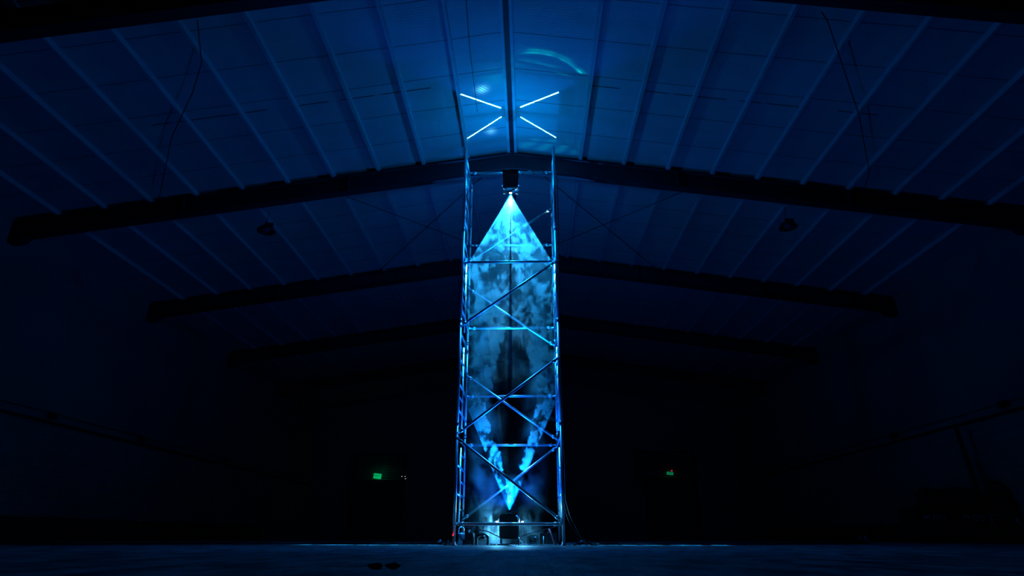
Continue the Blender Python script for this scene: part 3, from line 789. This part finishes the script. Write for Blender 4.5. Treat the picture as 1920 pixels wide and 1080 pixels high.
def upper_density(nt, x, y, z):
    y = y*0.0
    n = cloud(nt, x, y, z, 3.7)
    # gap between the two rising columns, widening downward
    lean = x - .05
    gapw = z.step(4.6, 2.2)*.42
    hole = 1.0 - ((lean.abs() - gapw)*(1/.16)).max(-1.0).min(1.0).step(-.7, .9)*1.0
    hole = hole*z.step(4.9, 3.4)
    n2 = noise(nt, vec(nt, x*9.0+n*4.0, y, z*8.0), 1.0, 6, .65)
    top = z.step(4.6, 6.2)
    side = x.abs().step(.95, .6)*.10*z.step(5.6, 3.5)
    thr = .515 + hole*.26 - top*.08 - side
    d = ((n + (n2-.5)*.42 - thr)*(1/.085)).max(0.0).min(1.0)
    streak = noise(nt, vec(nt, (x/(6.85-z).max(.2))*26.0, 0.0, z*.35), 1.0, 3).step(.3, .75)*z.step(4.5, 6.3)
    base = z.step(3.0, 6.0)*.12 + z.step(2.2, 4.0)*.06*(1.0-hole)
    return ((d*1.1*(n*1.6-.1) + base*(.55+n*.7) + streak*.15 + z.step(6.3, 6.8)*1.6)*z.step(1.8, 2.8))*.26
def lower_density(nt, x, y, z):
    y = y*0.0
    n = cloud(nt, x, y, z, 12.3, 1.3)
    n2 = noise(nt, vec(nt, x*11.0+n*5.0, y, z*10.0+n*3.0), 1.0, 7, .7)
    ax = x.abs()
    hole = (1.0 - ((ax - (z-1.0).max(0.0)*.27 - .03)*(1/.16)).max(-1.0).min(1.0).step(-.8, .8))*z.step(1.02, 1.25)
    low = z.step(1.20, .95)
    rightgap = z.step(1.3, 1.1)*z.step(.95, 1.05)*x.gt(-.02)*.12
    thr = .455 + hole*.36 + rightgap - low*.05
    d = ((n + (n2-.5)*(.34+low*.75) - thr)*(1/.08)).max(0.0).min(1.0)
    return (d*(.6+n2*.9) + low*.10)*z.step(3.3, 2.0)*((z-.50)*.55).max(.01)**1.35*5.5
M_s1 = smoke_material('lit_smoke_upper', upper_density, (.9, .97, 1))
M_s2 = smoke_material('lit_smoke_lower', lower_density, (.9, .97, 1))
th = .05
bm = BM()
zt = 6.80; tn = .545
zc = zt - (TW-.03)/tn
prism(bm, [(TX-.012, zt), (TX+.012, zt), (TX+TW-.03, zc), (TX+TW-.03, 2.1), (TX-TW+.03, 2.1), (TX-TW+.03, zc)], TM-th, TM+th)
o = obj('smoke_sheet', bm, M_s1); tag(o, 'cyan sheet of lit smoke fanning down from the hanging projector', 'smoke', kind='stuff')
bm = BM()
zb = .53; tn = .44; zc = zb + (TW-.03)/tn
cx = SRC_UP.x
prism(bm, [(cx-.012, zb), (cx+.012, zb), (cx+TW-.03, zc), (cx+TW-.03, 3.2), (cx-TW+.05, 3.2), (cx-TW+.05, zc)], TM-th, TM+th)
for v_ in bm.verts: v_.co.y += .20*(v_.co.z - SRC_UP.z)
o = obj('smoke_sheet', bm, M_s2); tag(o, 'deep blue sheet of lit smoke fanning up from the floor projector', 'smoke', kind='stuff')

def plume_density(nt, x, y, z):
    n = cloud(nt, x, y, z, 7.1)
    cl = (x + .50 + (z-1.0)*.04); cr = (x - .40 - (z-1.0)*.05)
    rl = ((cl*cl*(1/.050) + (y-TM-.25)*(y-TM-.25)*(1/.20))*-1.0).exp()
    rr2 = ((cr*cr*(1/.024) + (y-TM-.25)*(y-TM-.25)*(1/.20))*-1.0).exp()*.60
    burst = (((x+.30)*(x+.30)*(1/.035) + (z-.28)*(z-.28)*(1/.12))*-1.0).exp()*4.0
    body = (rl + rr2).min(1.0)
    fill = z.step(2.4, 4.2)*.35
    s = (body.max(fill) + burst)
    d = ((n - .47)*(1/.16)).max(0.0).min(1.0)
    return (s*d*(1.0+z.step(2.6, .3)*.8) + fill*.03)*z.step(6.2, 4.2)*x.abs().step(.86, .6)*.30
M_s3 = smoke_material('rising_smoke', plume_density, (.85, .97, 1))
bm = BM(); box(bm, TX-.84, TM-.08, .02, TX+.84, TR-.10, 6.2)
o = obj('smoke_plume', bm, M_s3); tag(o, 'two soft teal columns of smoke rising inside the scaffold tower', 'smoke', kind='stuff')
M_s3.cycles.volume_step_rate = .35
